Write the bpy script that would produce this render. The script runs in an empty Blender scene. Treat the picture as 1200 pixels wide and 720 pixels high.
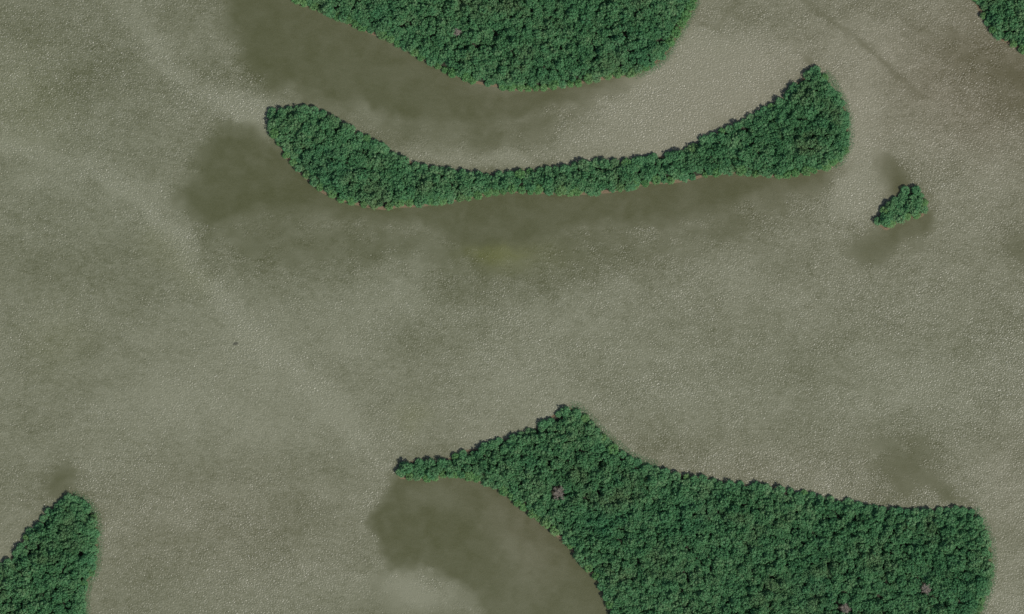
import bpy, math, random
import numpy as np

R = math.radians
random.seed(7)
rng = np.random.default_rng(11)
scene = bpy.context.scene
C = scene.collection

# ------------------------------------------------------------------ camera
S = 0.5                              # metres per photograph pixel (1200 x 720)
CAM_H = 2600.0
def W(px, py):
    return ((px - 600.0) * S, (360.0 - py) * S)
cam_d = bpy.data.cameras.new('camera')
cam_d.sensor_width = 36.0
cam_d.lens = 36.0 * CAM_H / (1200 * S)
cam_d.clip_start = 10.0
cam_d.clip_end = 60000.0
cam = bpy.data.objects.new('camera', cam_d)
cam.location = (0, 0, CAM_H)
C.objects.link(cam)
scene.camera = cam

# ------------------------------------------------------------------ sky and sun
SUN_EL, SUN_AZ = 54.0, 130.0         # azimuth clockwise from +Y
world = bpy.data.worlds.new('World')
scene.world = world
world.use_nodes = True
nt = world.node_tree
sky = nt.nodes.new('ShaderNodeTexSky')
sky.sky_type = 'NISHITA'
sky.sun_disc = False
sky.sun_elevation = R(SUN_EL)
sky.sun_rotation = R(SUN_AZ)
sky.air_density = 1.0
sky.dust_density = 2.0
nt.links.new(sky.outputs[0], nt.nodes['Background'].inputs[0])
nt.nodes['Background'].inputs[1].default_value = 0.075
sd = bpy.data.lights.new('sun', 'SUN')
sd.energy = 3.0
sd.angle = R(0.53)
sd.color = (1.0, 0.96, 0.90)
sun = bpy.data.objects.new('sun', sd)
sun.rotation_euler = (R(90 - SUN_EL), 0, R(180 - SUN_AZ))
sun.location = (0, 0, 400)
C.objects.link(sun)
scene.view_settings.view_transform = 'Standard'
scene.view_settings.look = 'None'
scene.view_settings.exposure = 0.0
scene.view_settings.gamma = 1.0
scene.cycles.use_denoising = False
scene.cycles.max_bounces = 6

# ------------------------------------------------------------------ material helpers
class NB:
    def __init__(self, name):
        self.m = bpy.data.materials.new(name)
        self.m.use_nodes = True
        self.nt = self.m.node_tree
        self.bsdf = self.nt.nodes['Principled BSDF']
        self.out = self.nt.nodes['Material Output']
    def n(self, t, **kw):
        x = self.nt.nodes.new(t)
        for k, v in kw.items():
            if k.startswith('i_'):
                x.inputs[k[2:].replace('_', ' ')].default_value = v
            else:
                setattr(x, k, v)
        return x
    def l(self, a, b):
        self.nt.links.new(a, b)
    def math(self, op, a, b=None, clamp=False):
        x = self.nt.nodes.new('ShaderNodeMath'); x.operation = op; x.use_clamp = clamp
        for i, v in enumerate((a, b)):
            if v is None: continue
            if isinstance(v, (int, float)): x.inputs[i].default_value = v
            else: self.l(v, x.inputs[i])
        return x.outputs[0]
    def noise(self, vec, scale, detail=2.0, rough=0.5):
        x = self.n('ShaderNodeTexNoise', i_Scale=scale, i_Detail=detail, i_Roughness=rough)
        self.l(vec, x.inputs['Vector'])
        return x.outputs['Fac']
    def mixc(self, fac, a, b):
        x = self.nt.nodes.new('ShaderNodeMix'); x.data_type = 'RGBA'
        for i, v in ((0, fac), (6, a), (7, b)):
            if isinstance(v, (int, float)): x.inputs[i].default_value = v
            elif isinstance(v, tuple): x.inputs[i].default_value = (*v, 1)
            else: self.l(v, x.inputs[i])
        return x.outputs[2]
    def ramp(self, v, a, b, lo=0.0, hi=1.0, smooth=True):
        x = self.nt.nodes.new('ShaderNodeMapRange')
        x.interpolation_type = 'SMOOTHSTEP' if smooth else 'LINEAR'
        self.l(v, x.inputs[0])
        for i, q in zip((1, 2, 3, 4), (a, b, lo, hi)): x.inputs[i].default_value = q
        return x.outputs[0]

# ---- foliage
def leaf_material(name, dark, mid, light, per_object):
    b = NB(name)
    geo = b.n('ShaderNodeNewGeometry')
    tint = b.n('ShaderNodeAttribute', attribute_name='tint').outputs['Fac']
    if per_object:
        rnd = b.n('ShaderNodeObjectInfo').outputs['Random']
        tint = b.math('ADD', b.math('MULTIPLY', tint, 0.6), b.math('MULTIPLY', rnd, 0.4))
    big = b.ramp(b.noise(geo.outputs['Position'], 0.035, 3.0), 0.3, 0.7)
    t = b.math('ADD', b.math('MULTIPLY', tint, 0.75), b.math('MULTIPLY', big, 0.25))
    lo = b.mixc(b.ramp(t, 0.0, 0.55), dark, mid)
    col = b.mixc(b.ramp(t, 0.45, 1.0), lo, light)
    # patches of older, greyer olive foliage and of bluer foliage
    col = b.mixc(b.math('MULTIPLY', b.ramp(b.noise(geo.outputs['Position'], 0.055, 4.0, 0.6), 0.48, 0.72), 0.6), col, (0.165, 0.250, 0.112))
    col = b.mixc(b.math('MULTIPLY', b.ramp(b.noise(geo.outputs['Position'], 0.021, 3.0, 0.6), 0.56, 0.74), 0.5), col, (0.050, 0.220, 0.102))
    b.l(col, b.bsdf.inputs['Base Color'])
    b.bsdf.inputs['Roughness'].default_value = 0.55
    b.bsdf.inputs['Specular IOR Level'].default_value = 0.3
    tr = b.n('ShaderNodeBsdfTranslucent')
    b.l(col, tr.inputs['Color'])
    mx = b.n('ShaderNodeMixShader', i_Fac=0.28)
    b.l(b.bsdf.outputs[0], mx.inputs[1]); b.l(tr.outputs[0], mx.inputs[2])
    b.l(mx.outputs[0], b.out.inputs['Surface'])
    return b.m
GREEN = ((0.055, 0.190, 0.078), (0.108, 0.290, 0.120), (0.205, 0.355, 0.165))
SUNLIT = ((0.070, 0.220, 0.072), (0.125, 0.295, 0.095), (0.200, 0.340, 0.130))  # yellower leaf tint with direct sunlight painted into the colour
M_leaf = leaf_material('mangrove leaves', *GREEN, True)
M_sunlit = leaf_material('young mangrove leaves', *SUNLIT, True)
M_mass = leaf_material('mangrove wood leaves', *GREEN, False)

def bark_material(name, a, c):
    b = NB(name)
    tc = b.n('ShaderNodeTexCoord')
    f = b.noise(tc.outputs['Object'], 3.0, 4.0, 0.7)
    b.l(b.mixc(b.ramp(f, 0.35, 0.65), a, c), b.bsdf.inputs['Base Color'])
    b.bsdf.inputs['Roughness'].default_value = 0.85
    bp = b.n('ShaderNodeBump', i_Strength=0.6, i_Distance=0.05)
    b.l(f, bp.inputs['Height']); b.l(bp.outputs[0], b.bsdf.inputs['Normal'])
    return b.m
M_bark = bark_material('mangrove bark', (0.045, 0.045, 0.028), (0.11, 0.10, 0.07))
M_root = bark_material('wet red brown roots', (0.07, 0.035, 0.022), (0.14, 0.075, 0.05))
M_dead = bark_material('bleached dead wood', (0.24, 0.21, 0.17), (0.42, 0.38, 0.32))
M_mud = bark_material('wet mangrove mud', (0.018, 0.022, 0.011), (0.040, 0.036, 0.020))
M_rim = bark_material('orange brown mud slope', (0.12, 0.085, 0.045), (0.22, 0.165, 0.10))
M_rock = bark_material('wet dark rock', (0.06, 0.064, 0.042), (0.11, 0.112, 0.08))

# ---- water
def water_material():
    b = NB('silty lagoon water')
    geo = b.n('ShaderNodeNewGeometry')
    P = geo.outputs['Position']
    def attr(nm): return b.n('ShaderNodeAttribute', attribute_name=nm).outputs['Fac']
    calm_a, silt_sheen_a, warm_a, alg_a, glint_a = attr('calm'), attr('silt'), attr('warm'), attr('algae'), attr('glint')
    # wind direction: ripples elongated along one axis
    mp = b.n('ShaderNodeMapping'); b.l(P, mp.inputs['Vector'])
    mp.inputs['Rotation'].default_value = (0, 0, R(35)); mp.inputs['Scale'].default_value = (0.55, 1.0, 1.0)
    PW = mp.outputs[0]
    mp2 = b.n('ShaderNodeMapping'); b.l(P, mp2.inputs['Vector'])
    mp2.inputs['Rotation'].default_value = (0, 0, R(-38)); mp2.inputs['Scale'].default_value = (0.4, 1.0, 1.0)
    PS = mp2.outputs[0]
    # torn edges of the smooth patches
    e1 = b.noise(P, 0.055, 6.0, 0.62)
    calm = b.math('ADD', calm_a, b.math('MULTIPLY', b.math('SUBTRACT', e1, 0.5), 1.1))
    calm = b.math('ADD', calm, b.math('MULTIPLY', b.math('SUBTRACT', b.noise(PW, 0.13, 6.0, 0.75), 0.5), 1.7))
    calm = b.ramp(calm, 0.20, 0.70)
    gust = b.noise(PW, 0.022, 5.0, 0.6)
    gust2 = b.noise(PW, 0.09, 4.0, 0.65)
    rough_amt = b.math('SUBTRACT', 1.0, calm)
    # sediment colour of the water, with the ripples' sun sheen painted in
    fine = b.noise(PW, 0.30, 5.0, 0.72)
    silt = b.math('ADD', silt_sheen_a, b.math('MULTIPLY', b.math('SUBTRACT', b.noise(PS, 0.026, 6.0, 0.62), 0.5), b.math('ADD', b.math('MULTIPLY', rough_amt, 0.52), 0.12)))
    silt = b.math('ADD', silt, b.math('MULTIPLY', b.math('SUBTRACT', fine, 0.5), b.math('ADD', b.math('MULTIPLY', rough_amt, 0.4), 0.15)))
    silt = b.ramp(silt, 0.0, 1.0)
    clear_c = b.mixc(warm_a, (0.072, 0.080, 0.032), (0.086, 0.080, 0.038))
    silt_sheen_c = b.mixc(warm_a, (0.222, 0.232, 0.158), (0.256, 0.240, 0.172))
    silt = b.math('ADD', silt, b.math('MULTIPLY', b.math('SUBTRACT', b.noise(P, 1.0, 1.0, 0.5), 0.5), b.math('ADD', b.math('MULTIPLY', rough_amt, 0.52), 0.12)))
    silt = b.math('ADD', silt, b.math('MULTIPLY', b.math('SUBTRACT', b.noise(PW, 0.5, 3.0, 0.65), 0.5), b.math('ADD', b.math('MULTIPLY', rough_amt, 0.55), 0.16)))  # light and dark ripple grain painted into the tone
    wc = b.mixc(b.math('MULTIPLY', alg_a, 0.32), b.mixc(silt, clear_c, silt_sheen_c), (0.16, 0.175, 0.035))
    WC = wc
    r1 = b.noise(PW, 1.3, 1.0, 0.5)
    r2 = b.noise(PW, 0.22, 2.0, 0.5)
    r3 = b.noise(P, 1.15, 1.0, 0.5)
    h = b.math('ADD', b.math('MULTIPLY', b.math('SUBTRACT', r1, 0.5), 1.1), b.math('MULTIPLY', b.math('SUBTRACT', r2, 0.5), 0.6))
    h = b.math('ADD', h, b.math('MULTIPLY', b.math('SUBTRACT', r3, 0.5), 1.1))
    gl = b.math('ADD', b.math('ADD', b.math('MULTIPLY', gust, 0.6), b.math('MULTIPLY', gust2, 0.4)), b.math('MULTIPLY', glint_a, 0.22))
    gl = b.ramp(gl, 0.36, 0.72)
    # sun glints painted as pale flecks on the rippled water
    fl = b.noise(P, 0.95, 1.0, 0.5)
    fl = b.ramp(b.math('ADD', fl, b.math('MULTIPLY', gl, 0.11)), 0.775, 0.86)
    fl = b.math('MULTIPLY', b.math('MULTIPLY', fl, rough_amt), 0.42)
    b.l(b.mixc(fl, WC, (0.62, 0.62, 0.56)), b.bsdf.inputs['Base Color'])
    amp = b.math('MULTIPLY', rough_amt, b.math('ADD', b.math('MULTIPLY', gl, 0.75), 0.55))
    amp = b.math('ADD', amp, 0.17)
    bp = b.n('ShaderNodeBump', i_Strength=1.0, i_Distance=1.0)
    b.l(b.math('MULTIPLY', h, b.math('MULTIPLY', amp, WAVE)), bp.inputs['Height'])
    b.l(bp.outputs[0], b.bsdf.inputs['Normal'])
    b.l(b.math('SUBTRACT', 0.33, b.math('MULTIPLY', gl, 0.11)), b.bsdf.inputs['Roughness'])
    b.bsdf.inputs['IOR'].default_value = 1.33
    b.bsdf.inputs['Specular IOR Level'].default_value = 0.5
    return b.m
WAVE = 0.25
M_water = water_material()

# ------------------------------------------------------------------ geometry helpers
def raw_mesh(name, verts, quads, mats, matidx=None, tint=None, smooth=False):
    """quads: (n,4) int array"""
    verts = np.asarray(verts, dtype=np.float32); quads = np.asarray(quads, dtype=np.int32)
    me = bpy.data.meshes.new(name)
    me.vertices.add(len(verts)); me.vertices.foreach_set('co', verts.ravel())
    n = len(quads)
    me.loops.add(n * 4); me.loops.foreach_set('vertex_index', quads.ravel())
    me.polygons.add(n)
    me.polygons.foreach_set('loop_start', np.arange(n, dtype=np.int32) * 4)
    me.polygons.foreach_set('loop_total', np.full(n, 4, dtype=np.int32))
    if matidx is not None: me.polygons.foreach_set('material_index', np.asarray(matidx, dtype=np.int32))
    if smooth: me.polygons.foreach_set('use_smooth', np.ones(n, dtype=bool))
    for m in mats: me.materials.append(m)
    if tint is not None:
        at = me.attributes.new('tint', 'FLOAT', 'POINT'); at.data.foreach_set('value', np.asarray(tint, dtype=np.float32))
    me.update(calc_edges=True); me.validate()
    return me

def tube(pts, rads, sides=6):
    """tapered tube along a polyline -> verts, quads"""
    pts = [np.array(p, dtype=float) for p in pts]
    V, Q = [], []
    for i, p in enumerate(pts):
        d = pts[min(i + 1, len(pts) - 1)] - pts[max(i - 1, 0)]
        d /= (np.linalg.norm(d) + 1e-9)
        a = np.cross(d, [0.31, 0.93, 0.17]); a /= np.linalg.norm(a); c = np.cross(d, a)
        for k in range(sides):
            t = 2 * math.pi * k / sides
            V.append(p + rads[i] * (math.cos(t) * a + math.sin(t) * c))
    for i in range(len(pts) - 1):
        for k in range(sides):
            k2 = (k + 1) % sides
            Q.append((i * sides + k, i * sides + k2, (i + 1) * sides + k2, (i + 1) * sides + k))
    return np.array(V), np.array(Q)

def join(parts):
    V, Q, o = [], [], 0
    for v, q in parts:
        V.append(v); Q.append(q + o); o += len(v)
    return np.concatenate(V), np.concatenate(Q)

def crown_arrays(r, lobes=11, leaves=58, h=5.0, rad=3.0):
    """leafy crown: many leaf-sprays set round uneven lobes on a rough dome"""
    cs = []
    tries = 0
    while len(cs) < lobes and tries < 400:
        tries += 1
        a = r.uniform(0, 2 * math.pi); q = math.sqrt(r.uniform(0, 1)) * (rad - 0.8)
        z = h * (0.84 - 0.26 * (q / rad) ** 2) + r.uniform(-1.3, 0.8)
        c = np.array([q * math.cos(a), q * math.sin(a), z]); lr = r.uniform(0.6, 1.25)
        if all(np.linalg.norm((c - o)[:2]) > 0.70 * (lr + l2) for o, l2 in cs): cs.append((c, lr))
    for k in range(5):                       # low skirt lobes towards the water
        a = 2 * math.pi * (k + r.uniform(0, .8)) / 5; q = rad * r.uniform(0.55, 0.72)
        cs.append((np.array([q * math.cos(a), q * math.sin(a), h * r.uniform(0.25, 0.45)]), r.uniform(0.7, 1.0)))
    V, T = [], []
    for c, lr in cs:
        lt = r.uniform(0.1, 0.9)
        ax = r.uniform(0.7, 1.25, size=3); sp = r.normal(size=(4, 3)); sp[:, 2] = np.abs(sp[:, 2]) * .5; sp /= np.linalg.norm(sp, axis=1)[:, None]
        n = int(leaves * (0.25 + lr * lr * 0.95))
        for _ in range(n):
            d = r.normal(size=3); d[2] = abs(d[2]) * 1.1 - 0.25; d /= np.linalg.norm(d)
            p = c + d * ax * lr * np.array([1, 1, 0.85]) * r.uniform(0.66, 1.06) * (0.8 + 0.45 * max(0, float((sp @ d).max())) ** 4)
            nn = d + r.normal(size=3) * 0.28; nn[2] += 0.2; nn /= np.linalg.norm(nn)
            u = np.cross(nn, r.normal(size=3)); u /= np.linalg.norm(u); w = np.cross(nn, u)
            L = r.uniform(0.22, 0.44); B = L * r.uniform(0.4, 0.75)
            V += [p - u * L, p + w * B - nn * 0.05, p + u * L, p - w * B - nn * 0.05]
            T += [min(1, max(0, lt + r.uniform(-0.22, 0.22)))] * 4
    for _ in range(170):                    # loose sprays knitting the lobes together
        a = r.uniform(0, 2 * math.pi); q = rad * math.sqrt(r.uniform(0, 1)) * r.uniform(0.8, 1.08)
        p = np.array([q * math.cos(a), q * math.sin(a), h * (0.80 - 0.28 * (q / rad) ** 2) + r.uniform(-0.7, 0.5)])
        nn = np.array([math.cos(a) * q / rad, math.sin(a) * q / rad, 1.0]) + r.normal(size=3) * 0.4; nn /= np.linalg.norm(nn)
        u = np.cross(nn, r.normal(size=3)); u /= np.linalg.norm(u); w = np.cross(nn, u); L = r.uniform(0.2, 0.6); B = L * r.uniform(0.3, 0.6)
        V += [p - u * L, p + w * B, p + u * L, p - w * B]; T += [r.uniform(0.05, 0.8)] * 4
    V = np.array(V)
    return V, np.arange(len(V)).reshape(-1, 4), np.array(T), cs

def trunk_arrays(r, cs, h):
    parts = []
    top = np.array([r.uniform(-.2, .2), r.uniform(-.2, .2), h * 0.55])
    parts.append(tube([(0, 0, 0.35), (0.06, -0.04, h * 0.3), top], [0.17, 0.13, 0.09], 6))
    for c, lr in cs[:8]:
        mid = top * 0.5 + c * 0.5 + np.array([0, 0, 0.15])
        parts.append(tube([top * (0.75 + 0.2 * r.uniform()), mid, c], [0.07, 0.045, 0.02], 5))
    return join(parts)

def roots_arrays(r):
    parts = []
    for k in range(9):
        a = 2 * math.pi * (k + r.uniform(-.3, .3)) / 9; q = r.uniform(0.7, 1.6)
        ca, sa = math.cos(a), math.sin(a)
        parts.append(tube([(0.1 * ca, 0.1 * sa, 0.95), (0.45 * q * ca, 0.45 * q * sa, 0.85), (0.85 * q * ca, 0.85 * q * sa, 0.35), (q * ca, q * sa, -0.5)],
                          [0.06, 0.05, 0.045, 0.04], 5))
    return join(parts)

NP = 10
protos = []
for i in range(NP):
    h = 5.0 + 0.25 * (i % 4)
    V, Q, T, cs = crown_arrays(rng, lobes=14 + i % 4, h=h)
    tv, tq = trunk_arrays(rng, cs, h)
    rv, rq = roots_arrays(rng)
    protos.append(dict(V=V, Q=Q, T=T, h=h,
        crown=raw_mesh('crown', V, Q, [M_leaf], tint=T), crown_y=raw_mesh('sunlit_crown', V, Q, [M_sunlit], tint=T),
        trunk=raw_mesh('trunk', tv, tq, [M_bark], smooth=True), roots=raw_mesh('roots', rv, rq, [M_root], smooth=True)))

# ------------------------------------------------------------------ island outlines (photograph pixels, clockwise on screen)
OUT = {
 'crescent': [(312,139),(313,130),(330,126),(354,124),(372,126),(390,134),(411,147),(429,158),(450,169),(468,179),(486,189),(510,194),(534,198),(558,202),(582,201),(606,199),(630,197),(660,193),(692,187),(720,187),(746,184),(772,180),(800,174),(820,162),(844,151),(872,138),(896,125),(920,108),(936,92),(954,79),(966,84),(976,96),(988,116),(994,132),(996,152),(995,172),(986,188),(972,198),(948,205),(916,209),(888,208),(864,205),(840,207),(812,212),(792,215),(760,218),(736,224),(708,228),(672,230),(654,230),(633,228),(600,228),(579,230),(561,233),(540,236),(516,240),(492,243),(468,244),(450,246),(426,244),(405,239),(390,234),(372,224),(360,213),(345,198),(333,184),(321,165),(314,151)],
 'top': [(300,-18),(339,0),(363,11),(389,22),(420,35),(450,48),(476,61),(506,78),(537,93),(571,102),(610,108),(649,105),(684,100),(710,94),(740,90),(766,80),(779,69),(792,50),(803,30),(814,9),(820,-20),(815,-60),(700,-85),(500,-85),(340,-60)],
 'corner': [(1130,-14),(1137,0),(1142,5),(1147,18),(1155,32),(1167,45),(1180,52),(1200,64),(1235,74),(1265,60),(1275,-10),(1250,-60),(1170,-70),(1135,-45)],
 'lower': [(464,553),(469,543),(480,538),(498,537),(520,536),(541,527),(563,521),(581,514),(603,508),(621,502),(639,491),(657,479),(670,476),(682,482),(693,493),(707,507),(722,521),(743,536),(765,545),(790,552),(815,556),(843,561),(871,564),(899,567),(927,572),(955,578),(980,582),(1007,587),(1032,592),(1060,595),(1088,595),(1116,594),(1140,596),(1150,608),(1158,625),(1162,642),(1163,667),(1161,688),(1154,705),(1149,719),(1125,755),(1060,785),(900,800),(790,785),(740,760),(714,718),(705,698),(696,680),(680,662),(667,644),(653,630),(639,619),(621,605),(606,594),(588,579),(566,569),(545,563),(523,561),(501,564),(480,564),(467,562)],
 'left': [(-60,700),(-25,672),(0,659),(10,653),(22,635),(32,620),(45,611),(57,595),(70,585),(80,580),(90,581),(102,588),(110,597),(115,612),(116,632),(115,652),(112,670),(104,684),(101,700),(100,722),(90,755),(50,780),(-30,780),(-65,745)],
 'islet': [(1025,259),(1028,249),(1037,238),(1048,228),(1056,220),(1067,218),(1075,223),(1081,233),(1083,243),(1080,252),(1072,256),(1058,258),(1048,263),(1038,270),(1031,267)],
}
def smooth_outline(pts, step=1.5):
    P = np.array([W(*p) for p in pts]); n = len(P); out = []
    for i in range(n):
        p0, p1, p2, p3 = P[i - 1], P[i], P[(i + 1) % n], P[(i + 2) % n]
        m = max(2, int(np.linalg.norm(p2 - p1) / step))
        for k in range(m):
            t = k / m
            out.append(0.5 * ((2 * p1) + (-p0 + p2) * t + (2 * p0 - 5 * p1 + 4 * p2 - p3) * t * t + (-p0 + 3 * p1 - 3 * p2 + p3) * t ** 3))
    out = np.array(out)
    area = 0.5 * np.sum(out[:, 0] * np.roll(out[:, 1], -1) - np.roll(out[:, 0], -1) * out[:, 1])
    return out[::-1].copy() if area > 0 else out      # always clockwise
def signed_dist(pts, poly):
    """positive inside"""
    A = poly; B = np.roll(poly, -1, axis=0); best = np.full(len(pts), 1e18); inside = np.zeros(len(pts), bool)
    for a, b in zip(A, B):
        d = b - a; L = d @ d + 1e-12
        t = np.clip(((pts - a) @ d) / L, 0, 1)
        e = pts - (a + t[:, None] * d)
        best = np.minimum(best, (e * e).sum(1))
        cr = ((a[1] > pts[:, 1]) != (b[1] > pts[:, 1]))
        if cr.any():
            xi = a[0] + (pts[:, 1] - a[1]) * d[0] / (d[1] if abs(d[1]) > 1e-12 else 1e-12)
            inside ^= cr & (pts[:, 0] < xi)
    s = np.sqrt(best)
    return np.where(inside, s, -s)
OUT['islet'] = [(1058 + (x - 1056) * 1.06, 243.5 + (y - 243) * 1.05) for x, y in OUT['islet']]
shapes = {k: smooth_outline(v) for k, v in OUT.items()}

# ------------------------------------------------------------------ water sheet
def build_water():
    core_x = np.arange(-170, 1371, 2.5); core_y = np.arange(-170, 891, 2.5)
    far = np.array([20000, 60000, 8000, 3000, 1200, 500, 200]); far.sort()
    xs = np.concatenate([-170 - far[::-1], core_x, 1370 + far]); ys = np.concatenate([-170 - far[::-1], core_y, 890 + far])
    X, Y = np.meshgrid(xs, ys)
    n, m = X.shape
    pts = np.stack([X.ravel(), Y.ravel()], 1)
    core = (pts[:, 0] > -180) & (pts[:, 0] < 1380) & (pts[:, 1] > -180) & (pts[:, 1] < 900)
    cp = pts[core].copy()
    def vnoise(sc, seed):                       # smooth value noise on the sheet, -1..1
        g = np.random.default_rng(seed).uniform(-1, 1, (int(1700 / sc) + 4, int(1300 / sc) + 4))
        u, v = (cp[:, 0] + 200) / sc, (cp[:, 1] + 200) / sc
        i, j = u.astype(int), v.astype(int); fu, fv = u - i, v - j
        fu = fu * fu * (3 - 2 * fu); fv = fv * fv * (3 - 2 * fv)
        return (g[i, j] * (1 - fu) + g[i + 1, j] * fu) * (1 - fv) + (g[i, j + 1] * (1 - fu) + g[i + 1, j + 1] * fu) * fv
    wx = 12 * vnoise(70, 1) + 7 * vnoise(30, 2) + 4 * vnoise(13, 3) + 2.5 * vnoise(7, 13)
    wy = 8 * vnoise(70, 4) + 5 * vnoise(30, 5) + 3.5 * vnoise(13, 6) + 2.5 * vnoise(7, 16)
    raw = cp.copy()
    cp = cp + np.stack([wx, wy], 1)
    def stroke(line, w, p=None):
        q = cp if p is None else p
        best = np.full(len(q), 1e9)
        for a, b in zip(np.array(line[:-1], float), np.array(line[1:], float)):
            d = b - a; t = np.clip(((q - a) @ d) / (d @ d), 0, 1); e = q - (a + t[:, None] * d)
            best = np.minimum(best, (e * e).sum(1))
        return np.exp(-best / (w * w))
    soft = raw + 0.35 * (cp - raw)
    def region(poly, w):
        d = signed_dist(cp, np.array(poly, float))
        return np.clip(0.5 + d / (2 * w), 0, 1)
    def blob(cx, cy, rx, ry, ang=0):
        a = R(ang); dx, dy = cp[:, 0] - cx, cp[:, 1] - cy
        u = dx * math.cos(a) + dy * math.sin(a); v = -dx * math.sin(a) + dy * math.cos(a)
        return np.exp(-((u / rx) ** 2 + (v / ry) ** 2))
    calm = np.zeros(len(cp))
    def add(v, s=1.0):
        nonlocal calm
        calm = np.maximum(calm, v * s)
    # between the top island and the crescent
    add(region([(250,-60),(300,-20),(420,30),(571,98),(700,75),(770,60),(790,72),(752,96),(690,118),(620,140),(560,152),(500,150),(440,136),(372,122),(340,112),(310,100),(285,70),(262,35)], 16), 1.0)
    add(region([(400,120),(640,130),(700,112),(640,175),(560,190),(500,185),(440,160)], 22), 0.62)
    # below the crescent
    add(region([(232,178),(262,158),(305,148),(345,180),(400,215),(450,228),(500,225),(640,210),(760,200),(900,190),(975,186),(966,222),(915,232),(860,252),(800,262),(720,268),(640,292),(560,298),(500,280),(430,262),(370,262),(320,258),(262,268),(222,255),(212,230),(228,205)], 16), 1.0)
    add(region([(235,235),(400,250),(600,270),(820,250),(930,225),(880,285),(780,300),(640,330),(540,335),(430,315),(300,312),(235,290)], 30), 0.56)
    # bay under the lower island
    add(region([(460,548),(545,548),(618,578),(676,625),(722,685),(732,725),(720,800),(560,800),(565,730),(548,690),(520,668),(500,662),(478,672),(450,662),(432,640),(426,612),(438,590)], 9), 1.0)
    add(region([(420,640),(560,650),(640,720),(640,800),(440,800),(415,700)], 30), 0.5)
    # lee of the islet
    add(stroke([(1040,197),(1050,210),(1054,222)], 18, soft), 1.0); add(stroke([(1020,290),(1032,282),(1050,272),(1078,260)], 21, soft), 1.0); add(blob(1062, 282, 46, 20, -10), 0.5)
    # small lees at island points
    add(blob(75, 566, 20, 22), 0.72); add(stroke([(1068,545),(1090,565),(1122,590)], 16, soft), 0.62); add(blob(1058, 545, 60, 38, 35), 0.66)
    add(blob(1200, 285, 22, 22), 0.42); add(blob(946, 72, 14, 9, 40), 0.55); add(blob(1190, 90, 60, 45, 30), 0.52); add(blob(1130,62,70,30,35),0.42)
    add(stroke([(925,-20),(950,5),(975,22),(1010,47),(1030,62)], 5, soft), 0.5); add(stroke([(1005,44),(1040,72),(1058,90)], 4.5, soft), 0.7); add(stroke([(1058,90),(1085,112)], 6, soft), 0.4); add(blob(842, 22, 30, 5, -48), 0.45)
    add(blob(978, 205, 30, 10, -10), .5)
    # sediment tone with painted sun sheen, and warmth of the water colour
    silt = np.full(len(cp), 0.58)
    silt -= 0.34 * np.clip(calm, 0, 1)  # smooth patches darker, without the painted sheen
    for a in [(800,110,110,55,-20,.42),(1010,170,35,110,0,.22),(300,130,30,14,20,.42),(990,235,22,30,0,.16),(500,300,90,14,0,-.10),(60,215,40,16,0,.12),(250,470,170,80,0,.14),(640,460,140,70,0,.12),
              (470,325,46,26,-50,.16),(440,135,34,16,30,.14),(560,190,70,12,0,.22),(500,688,40,20,20,.26),(470,700,80,34,0,.20),(620,700,40,30,0,.10),(1080,60,140,60,30,.04),(700,420,220,70,-15,.02),
              (470,400,90,40,-40,-.08),(60,60,80,40,35,-.05),(120,110,70,24,40,-.08),(110,330,90,60,0,-.10),(620,400,70,40,0,-.06),(1180,370,40,60,0,-.04),(560,290,50,12,0,-.06),(1165,100,80,55,30,-.22),(150,50,120,60,30,-.04),
              (505,588,40,14,0,.08),(600,640,60,25,45,.12),(1000,480,150,60,0,.04),(1180,560,30,120,0,.05),(430,430,20,60,-40,.06),(1130,700,80,20,0,.1)]:
        silt += (1.35 if a[5] > 0 else 0.8) * a[5] * blob(*a[:5])
    silt += 0.21 * stroke([(-20,160),(60,176),(110,196),(150,214),(185,252),(215,290),(240,335),(300,398),(380,458),(430,520)], 14)
    silt += 0.05 * stroke([(-20,160),(60,176),(110,196),(150,214),(185,252),(215,290),(240,335),(300,398),(380,458),(430,520)], 40)
    silt += 0.21 * stroke([(130,-20),(180,50),(225,95),(262,118),(305,138)], 16)
    silt += 0.04 * vnoise(40, 23) + 0.04 * vnoise(26, 21) * np.clip(1 - calm, 0, 1) + 0.06 * vnoise(11, 22)
    algae = 0.9 * blob(582, 297, 34, 9) + 0.35 * blob(610, 308, 60, 16) + 0.35 * blob(478, 498, 14, 22) + 0.25 * blob(20, 110, 60, 60) + 0.2 * stroke([(180,280),(230,330)], 16) + 0.2 * blob(60, 400, 40, 40)
    glint = 0.7 * blob(30, 90, 120, 110) + 0.5 * blob(180, 60, 100, 50, 35) + 0.5 * stroke([(110,196),(150,214),(185,252),(215,290),(240,335),(300,398),(380,458)], 16) + 1.0 * stroke([(240,110),(305,138)], 22) + 0.6 * blob(770, 130, 100, 50, -30) + 0.8 * blob(1170, 420, 60, 60) + 0.7 * blob(110, 590, 90, 60) + 0.6 * stroke([(800,545),(1130,585)], 24) + 0.5 * blob(330, 660, 120, 60)
    warm = 0.12 + 0.40 * np.clip((cp[:, 0] - 450) / 600, 0, 1) * np.clip((420 - cp[:, 1]) / 260, 0, 1)
    for a in [(860,120,160,70,-20,.22),(1160,90,110,90,0,.60),(250,620,200,80,0,.22),(560,60,200,60,20,.15),(640,620,80,60,45,.35),(900,560,300,50,0,.25),(1190,600,50,160,0,.2),(80,200,160,200,0,-.12),(470,340,260,70,0,-.08)]:
        warm += a[5] * blob(*a[:5])
    A = {'calm': np.zeros(len(pts)), 'silt': np.full(len(pts), .5), 'warm': np.full(len(pts), .2), 'algae': np.zeros(len(pts)), 'glint': np.zeros(len(pts))}
    A['calm'][core] = np.clip(calm, 0, 1); A['silt'][core] = np.clip(silt, 0, 1); A['warm'][core] = np.clip(warm, 0, 1)
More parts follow.
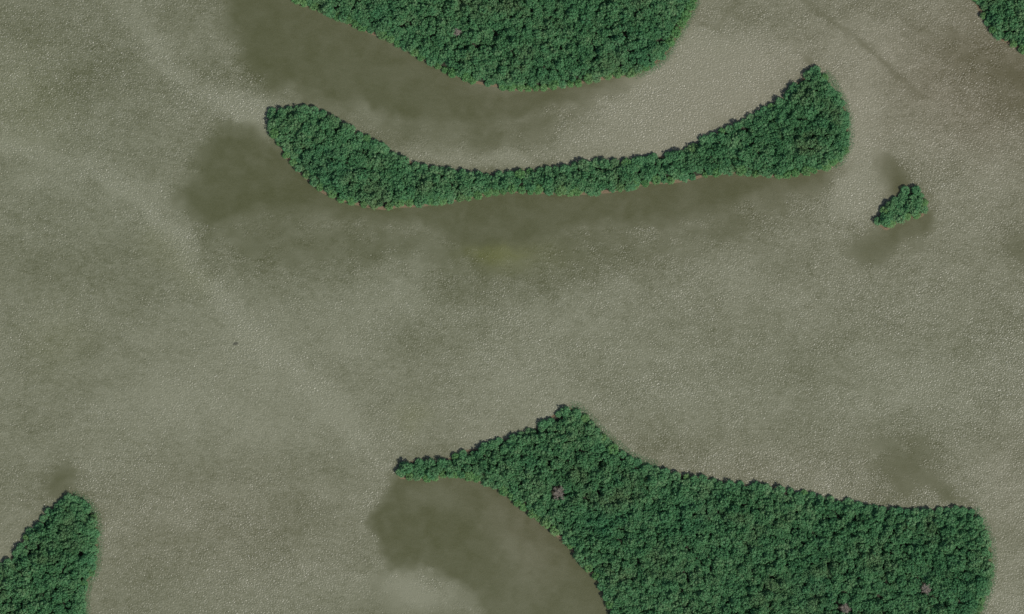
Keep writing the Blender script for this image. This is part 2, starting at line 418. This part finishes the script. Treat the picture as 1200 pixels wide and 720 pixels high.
    A['algae'][core] = np.clip(algae, 0, 1); A['glint'][core] = np.clip(glint, 0, 1)
    V = np.stack([(pts[:, 0] - 600) * S, (360 - pts[:, 1]) * S, np.zeros(len(pts))], 1)
    idx = np.arange(n * m).reshape(n, m)
    Q = np.stack([idx[1:, :-1], idx[1:, 1:], idx[:-1, 1:], idx[:-1, :-1]], -1).reshape(-1, 4)
    me = raw_mesh('water', V, Q, [M_water], smooth=True)
    for k, v in A.items():
        at = me.attributes.new(k, 'FLOAT', 'POINT'); at.data.foreach_set('value', v.astype(np.float32))
    o = bpy.data.objects.new('water', me); C.objects.link(o)
    o['kind'] = 'structure'; o['label'] = 'murky olive grey lagoon water with rippled and smooth patches'
build_water()

# ------------------------------------------------------------------ mud banks the islands stand on
DESC = {'crescent': 'long crescent island', 'top': 'big island cut by the top edge', 'corner': 'island in the top right corner',
        'lower': 'big lower island', 'left': 'island in the bottom left corner', 'islet': 'tiny islet'}
def normals(P):
    d = np.roll(P, -2, axis=0) - np.roll(P, 2, axis=0)
    d /= (np.linalg.norm(d, axis=1)[:, None] + 1e-9)
    # screen-clockwise outline = world-clockwise: outward is to the left of travel
    return np.stack([-d[:, 1], d[:, 0]], 1)
for k, P in shapes.items():
    N = normals(P); n = len(P)
    wob = np.interp(np.arange(n), np.arange(0, n + 4, 4), rng.uniform(-0.5, 0.5, len(np.arange(0, n + 4, 4))))
    ring0 = P - N * (0.9 + wob)[:, None]; ring1 = P - N * (2.4 + wob)[:, None]
    ring0 = ring0 + N * (np.where(N[:, 1] < 0.1, 1.9, 0.3) + 0.8 * np.interp(np.arange(n), np.arange(0, n + 9, 9), rng.uniform(-1, 1, len(np.arange(0, n + 9, 9)))))[:, None]
    V = [(x, y, -0.25) for x, y in ring0] + [(x, y, 0.28) for x, y in ring1]
    F = [(i, i + n, (i + 1) % n + n, (i + 1) % n) for i in range(n)] + [tuple(range(n, 2 * n))]
    me = bpy.data.meshes.new('mud_bank'); me.from_pydata(V, [], F); me.materials.append(M_mud); me.materials.append(M_rim)
    me.polygons.foreach_set('material_index', [1] * n + [0]); me.update()
    o = bpy.data.objects.new('mud_bank', me); C.objects.link(o)
    o['kind'] = 'structure'; o['label'] = 'brown mud bank under the trees of the ' + DESC[k]

# ------------------------------------------------------------------ trees
def zone(isl, px, py, nx, ny):
    """shore a tree stands on: (short phrase, axis along which the shore runs)"""
    if isl == 'crescent':
        if px > 972: return ("crescent island's rightmost shore", 1)
        part = 'blunt left end' if px < 440 else ('narrow middle' if px < 800 else 'broad right end')
        return ("crescent island's " + part + (', upper shore' if ny > 0 else ', lower shore'), 0)
    if isl == 'top':
        return (('left slope' if px < 540 else 'rounded bottom' if px < 745 else 'right side') + " of the top island", 0)
    if isl == 'corner': return ('shore of the top right corner island', 0)
    if isl == 'lower':
        if px < 500: return ("lower island's pointed left tip", 0)
        if ny > 0 and px < 668: return ("lower island's upper left shore", 0)
        if ny > 0 and px < 800: return ("lower island's slope right of its peak", 0)
        if px > 1138: return ("lower island's rounded right end", 1)
        if ny > 0: return ("lower island's long straight upper shore", 0)
        return ("lower island's curved bay shore", 0)
    if isl == 'left': return (('left' if nx < 0 else 'right') + ' shore of the bottom left island', 1)
    return ('the tiny islet', 0)

mass = {k: [] for k in shapes}          # (x, y, rot, scale, height scale, proto)
singles = []
for isl, P in shapes.items():
    N = normals(P); seg = np.linalg.norm(np.roll(P, -1, axis=0) - P, axis=1); acc = np.concatenate([[0], np.cumsum(seg)]); L = acc[-1]
    s = 0.0; kept = []
    while s < L - 2.0:
        j = int(np.searchsorted(acc, s, side='right') - 1) % len(P)
        rad = random.choice((random.uniform(0.72, 0.9), random.uniform(0.9, 1.22)))
        p = P[j] - N[j] * (3.0 * rad * 0.80 + random.uniform(-0.5, 0.7))
        s += 5.75 * rad * random.uniform(0.85, 1.12) if isl != 'islet' else 4.7
        dd = min((math.hypot(p[0] - q[0], p[1] - q[1]) for q in kept), default=9)
        if dd < 3.6: continue
        if signed_dist(p[None], P)[0] < 1.6: continue
        kept.append(p)
        px, py = p[0] / S + 600, 360 - p[1] / S
        sunlit = (N[j][1] < -0.25 and random.random() < 0.75) or random.random() < 0.08  # lower-shore crowns take the painted sunlit tint, plus a few at random
        rec = (p[0], p[1], random.uniform(0, 6.28), rad, rad * random.uniform(0.58, 0.95), random.randrange(NP))
        if -5 < px < 1205 and -5 < py < 725:
            singles.append((isl, zone(isl, px, py, N[j][0], N[j][1]), sunlit, rec))
        else: mass[isl].append(rec)
    # interior
    kept = np.array(kept)
    x0, y0 = P.min(0); x1, y1 = P.max(0); sp = 3.3
    cand = []
    for a, yy in enumerate(np.arange(y0, y1, sp * 0.866)):
        for xx in np.arange(x0 + (a % 2) * sp / 2, x1, sp):
            cand.append((xx + random.uniform(-.95, .95), yy + random.uniform(-.95, .95)))
    cand = np.array(cand); sdv = signed_dist(cand, P)
    for (x, y), d in zip(cand, sdv):
        if d < 2.4: continue
        dk = np.hypot(kept[:, 0] - x, kept[:, 1] - y).min()
        if dk < (2.3 if isl != 'islet' else 2.4): continue
        sc = random.choice((random.uniform(0.5, 0.75), random.uniform(0.65, 0.9), random.uniform(0.8, 1.1))) * (1.0 if random.random() > .12 else 1.2)
        hs = (0.35 + 0.6 * sc) * random.uniform(0.78, 1.62) * (1 + 0.12 * min(1, d / 15)) * (0.8 if d < 6 else 1.0)
        rec = (x, y, random.uniform(0, 6.28), sc, hs, random.randrange(NP))
        if isl == 'islet':
            rec = rec[:3] + (max(sc, 0.85), rec[4], rec[5])
            singles.append((isl, ('the tiny islet', 0), False, rec))
        else: mass[isl].append(rec)
print('SINGLES', len(singles), 'MASS', sum(map(len, mass.values())))

def new_thing(name, label, cat, loc, rz, group):
    o = bpy.data.objects.new(name, None); o.empty_display_size = 1.0
    o.location = loc; o.rotation_euler = (0, 0, rz)
    o['label'] = label; o['category'] = cat
    if group: o['group'] = group
    C.objects.link(o); return o
def child(name, me, parent, scale=(1, 1, 1)):
    c = bpy.data.objects.new(name, me); c.parent = parent; c.scale = scale; C.objects.link(c); return c

ORD = ['first', 'second', 'third', 'fourth', 'fifth', 'sixth', 'seventh', 'eighth', 'ninth', 'tenth', 'eleventh', 'twelfth',
       'thirteenth', 'fourteenth', 'fifteenth', 'sixteenth', 'seventeenth', 'eighteenth', 'nineteenth', 'twentieth']
zones = {}
for q in singles: zones.setdefault(q[1], []).append(q)
ordered = []
for (z, ax), lst in zones.items():
    lst.sort(key=lambda q: q[3][0] if ax == 0 else -q[3][1])
    nch = 1 if len(lst) <= 12 else (2 if len(lst) <= 18 else 3)
    parts = {1: [''], 2: [', left half', ', right half'] if ax == 0 else [', upper half', ', lower half'],
             3: [', left third', ', middle third', ', right third'] if ax == 0 else [', upper third', ', middle third', ', lower third']}[nch]
    for c in range(nch):
        a0, a1 = len(lst) * c // nch, len(lst) * (c + 1) // nch
        for k in range(a0, a1):
            sunlit = lst[k][2]
            lab = '%s tree, %s from the %s, %s%s' % ('yellow green' if sunlit else 'deep green', ORD[k - a0], 'left' if ax == 0 else 'top', z, parts[c])
            ordered.append((lab, 'mangrove trees on ' + z, sunlit, lst[k][3]))
for label, grp, sunlit, (x, y, rz, sc, hs, pi) in ordered:
    t = new_thing('mangrove_tree', label, 'tree', (x, y, 0.0), rz, grp)
    pr = protos[pi]
    child('crown', pr['crown_y'] if sunlit else pr['crown'], t, (sc, sc, hs))
    child('trunk', pr['trunk'], t, (sc, sc, hs))
    child('roots', pr['roots'], t)

# bare grey trees standing in the canopy
def dead_tree(px, py, label, seed, rad=3.3, h=8.2):
    r = np.random.default_rng(seed)
    x, y = W(px, py)
    t = new_thing('dead_tree', label, 'dead tree', (x, y, 0.2), 0, None)
    v, q = tube([(0, 0, 0), (0.1, 0.05, h * 0.4), (0, 0, h * 0.62), (0.1, 0, h * 0.8)], [0.26, 0.2, 0.15, 0.08], 7)
    child('trunk', raw_mesh('dead_trunk', v, q, [M_dead], smooth=True), t)
    for k in range(11):
        a = 2 * math.pi * (k + r.uniform(-.4, .4)) / 11; z0 = h * r.uniform(0.45, 0.72); Lr = rad * r.uniform(0.35, 1.0)
        def pt(f, up): return np.array([math.cos(a) * Lr * f, math.sin(a) * Lr * f, z0 + up])
        e = h * r.uniform(0.18, 0.36); parts = [tube([pt(0, 0), pt(.4, e * .55), pt(.75, e * .85), pt(1, e)], [.09, .07, .05, .03], 5)]
        for _ in range(30):
            f = r.uniform(.25, 1); b = pt(f, e * (.3 + .7 * f)); d = r.normal(size=3) * np.array([1, 1, .5]); d /= np.linalg.norm(d); d[2] = abs(d[2])
            l = r.uniform(.6, 1.3); parts.append(tube([b, b + d * l * .5 + [0, 0, .05], b + d * l], [.06, .045, .025], 4))
            for _ in range(2):
                d2 = d + r.normal(size=3) * .6; parts.append(tube([b + d * l * .5, b + d * l * .5 + d2 * .5], [.04, .02], 4))
        v, q = join(parts)
        child('branch', raw_mesh('dead_branch', v, q, [M_dead]), t)
DEAD = [(655, 578, 4.0), (1084, 690, 3.0), (990, 713, 3.3), (536, 39, 2.2)]
dead_tree(655, 578, 'bare grey dead tree in the canopy near the bay shore of the lower island', 1, 4.6)
dead_tree(1084, 690, 'bare grey dead tree near the rounded right end of the lower island', 2, 3.0)
dead_tree(990, 713, 'bare grey dead tree cut by the bottom edge of the photo', 3, 3.3)
dead_tree(536, 39, 'small bare dead tree inside the big island cut by the top edge', 4, 2.0)
DW = [(*W(a, b), r) for a, b, r in DEAD]

# the rest of each island's trees: nobody could count them
for isl, lst in mass.items():
    if not lst: continue
    VV, QQ, TT, MI, off = [], [], [], [], 0
    for x, y, rz, sc, hs, pi in lst:
        if any(math.hypot(x - a, y - b) < r * 1.1 for a, b, r in DW): continue
        pr = protos[pi]; c, s_ = math.cos(rz), math.sin(rz)
        V = pr['V'] * np.array([sc, sc, hs]); V = np.stack([V[:, 0] * c - V[:, 1] * s_ + x, V[:, 0] * s_ + V[:, 1] * c + y, V[:, 2]], 1)
        rt = random.random()
        VV.append(V); QQ.append(pr['Q'] + off); TT.append(np.clip(pr['T'] * 0.6 + rt * 0.4, 0, 1)); MI.append(np.zeros(len(pr['Q']), int)); off += len(V)
        tv, tq = tube([(x, y, 0.1), (x, y, hs * 3.6)], [0.17, 0.07], 4)
        VV.append(tv); QQ.append(tq + off); TT.append(np.zeros(len(tv))); MI.append(np.ones(len(tq), int)); off += len(tv)
    me = raw_mesh('mangrove_wood', np.concatenate(VV), np.concatenate(QQ), [M_mass, M_bark], np.concatenate(MI), np.concatenate(TT))
    o = bpy.data.objects.new('mangrove_wood', me); C.objects.link(o)
    o['kind'] = 'stuff'; o['category'] = 'woodland'; o['label'] = 'dense closed green mangrove canopy covering the ' + DESC[isl]

# low seedlings standing in the shallows off the right-facing shores
FRINGE = [('crescent', (962, 84, 1010, 196), 2.6), ('top', (745, -10, 830, 96), 2.4), ('lower', (668, 470, 770, 552), 3.2), ('lower', (1140, 592, 1180, 725), 3.0), ('left', (80, 575, 125, 725), 2.8)]
def seedlings():
    VV, TT = [], []
    for isl, (ax, ay, bx, by), wid in FRINGE:
        P = shapes[isl]; N = normals(P)
        for j in range(len(P)):
            px, py = P[j][0] / S + 600, 360 - P[j][1] / S
            if not (ax < px < bx and ay < py < by) or N[j][0] < 0.1: continue
            for _ in range(70):
                u = random.random() ** 1.5
                c = P[j] + N[j] * (-1.6 + u * (wid + 1.2)) + np.array([random.uniform(-1, 1), random.uniform(-1, 1)])
                z = random.uniform(0.1, 0.5 + 0.9 * (1 - u))
                d = rng.normal(size=3); d[2] = abs(d[2]) + .8; d /= np.linalg.norm(d)
                uu = np.cross(d, rng.normal(size=3)); uu /= np.linalg.norm(uu); w = np.cross(d, uu); L = random.uniform(.12, .26)
                p = np.array([c[0], c[1], z]); VV += [p - uu * L, p + w * L * .6, p + uu * L, p - w * L * .6]; TT += [random.uniform(.1, .7)] * 4
    me = raw_mesh('seedlings', VV, np.arange(len(VV)).reshape(-1, 4), [M_mass], tint=TT)
    o = bpy.data.objects.new('mangrove_seedlings', me); C.objects.link(o)
    o['kind'] = 'stuff'; o['label'] = 'thin fringe of low green seedlings in the shallows off the right-facing shores'
seedlings()

# small dark rock barely breaking the open water
def rock():
    import bmesh
    bm = bmesh.new(); bmesh.ops.create_icosphere(bm, subdivisions=3, radius=1.0)
    r = np.random.default_rng(5); ph = r.uniform(0, 6.28, 6)
    for v in bm.verts:
        c = v.co; k = 1 + 0.16 * math.sin(3 * c.x + ph[0]) + 0.13 * math.sin(4 * c.y + ph[1] + 2 * c.x) + 0.08 * math.sin(7 * c.z + ph[2] + 5 * c.x)
        v.co = (c.x * 1.5 * k, c.y * 1.0 * k, c.z * 0.45 * k)
    me = bpy.data.meshes.new('rock'); bm.to_mesh(me); bm.free(); me.materials.append(M_rock)
    o = bpy.data.objects.new('rock', me); x, y = W(276, 403); o.location = (x, y, -0.22); C.objects.link(o)
    o['label'] = 'small dark rock awash in the open water left of centre'; o['category'] = 'rock'
rock()
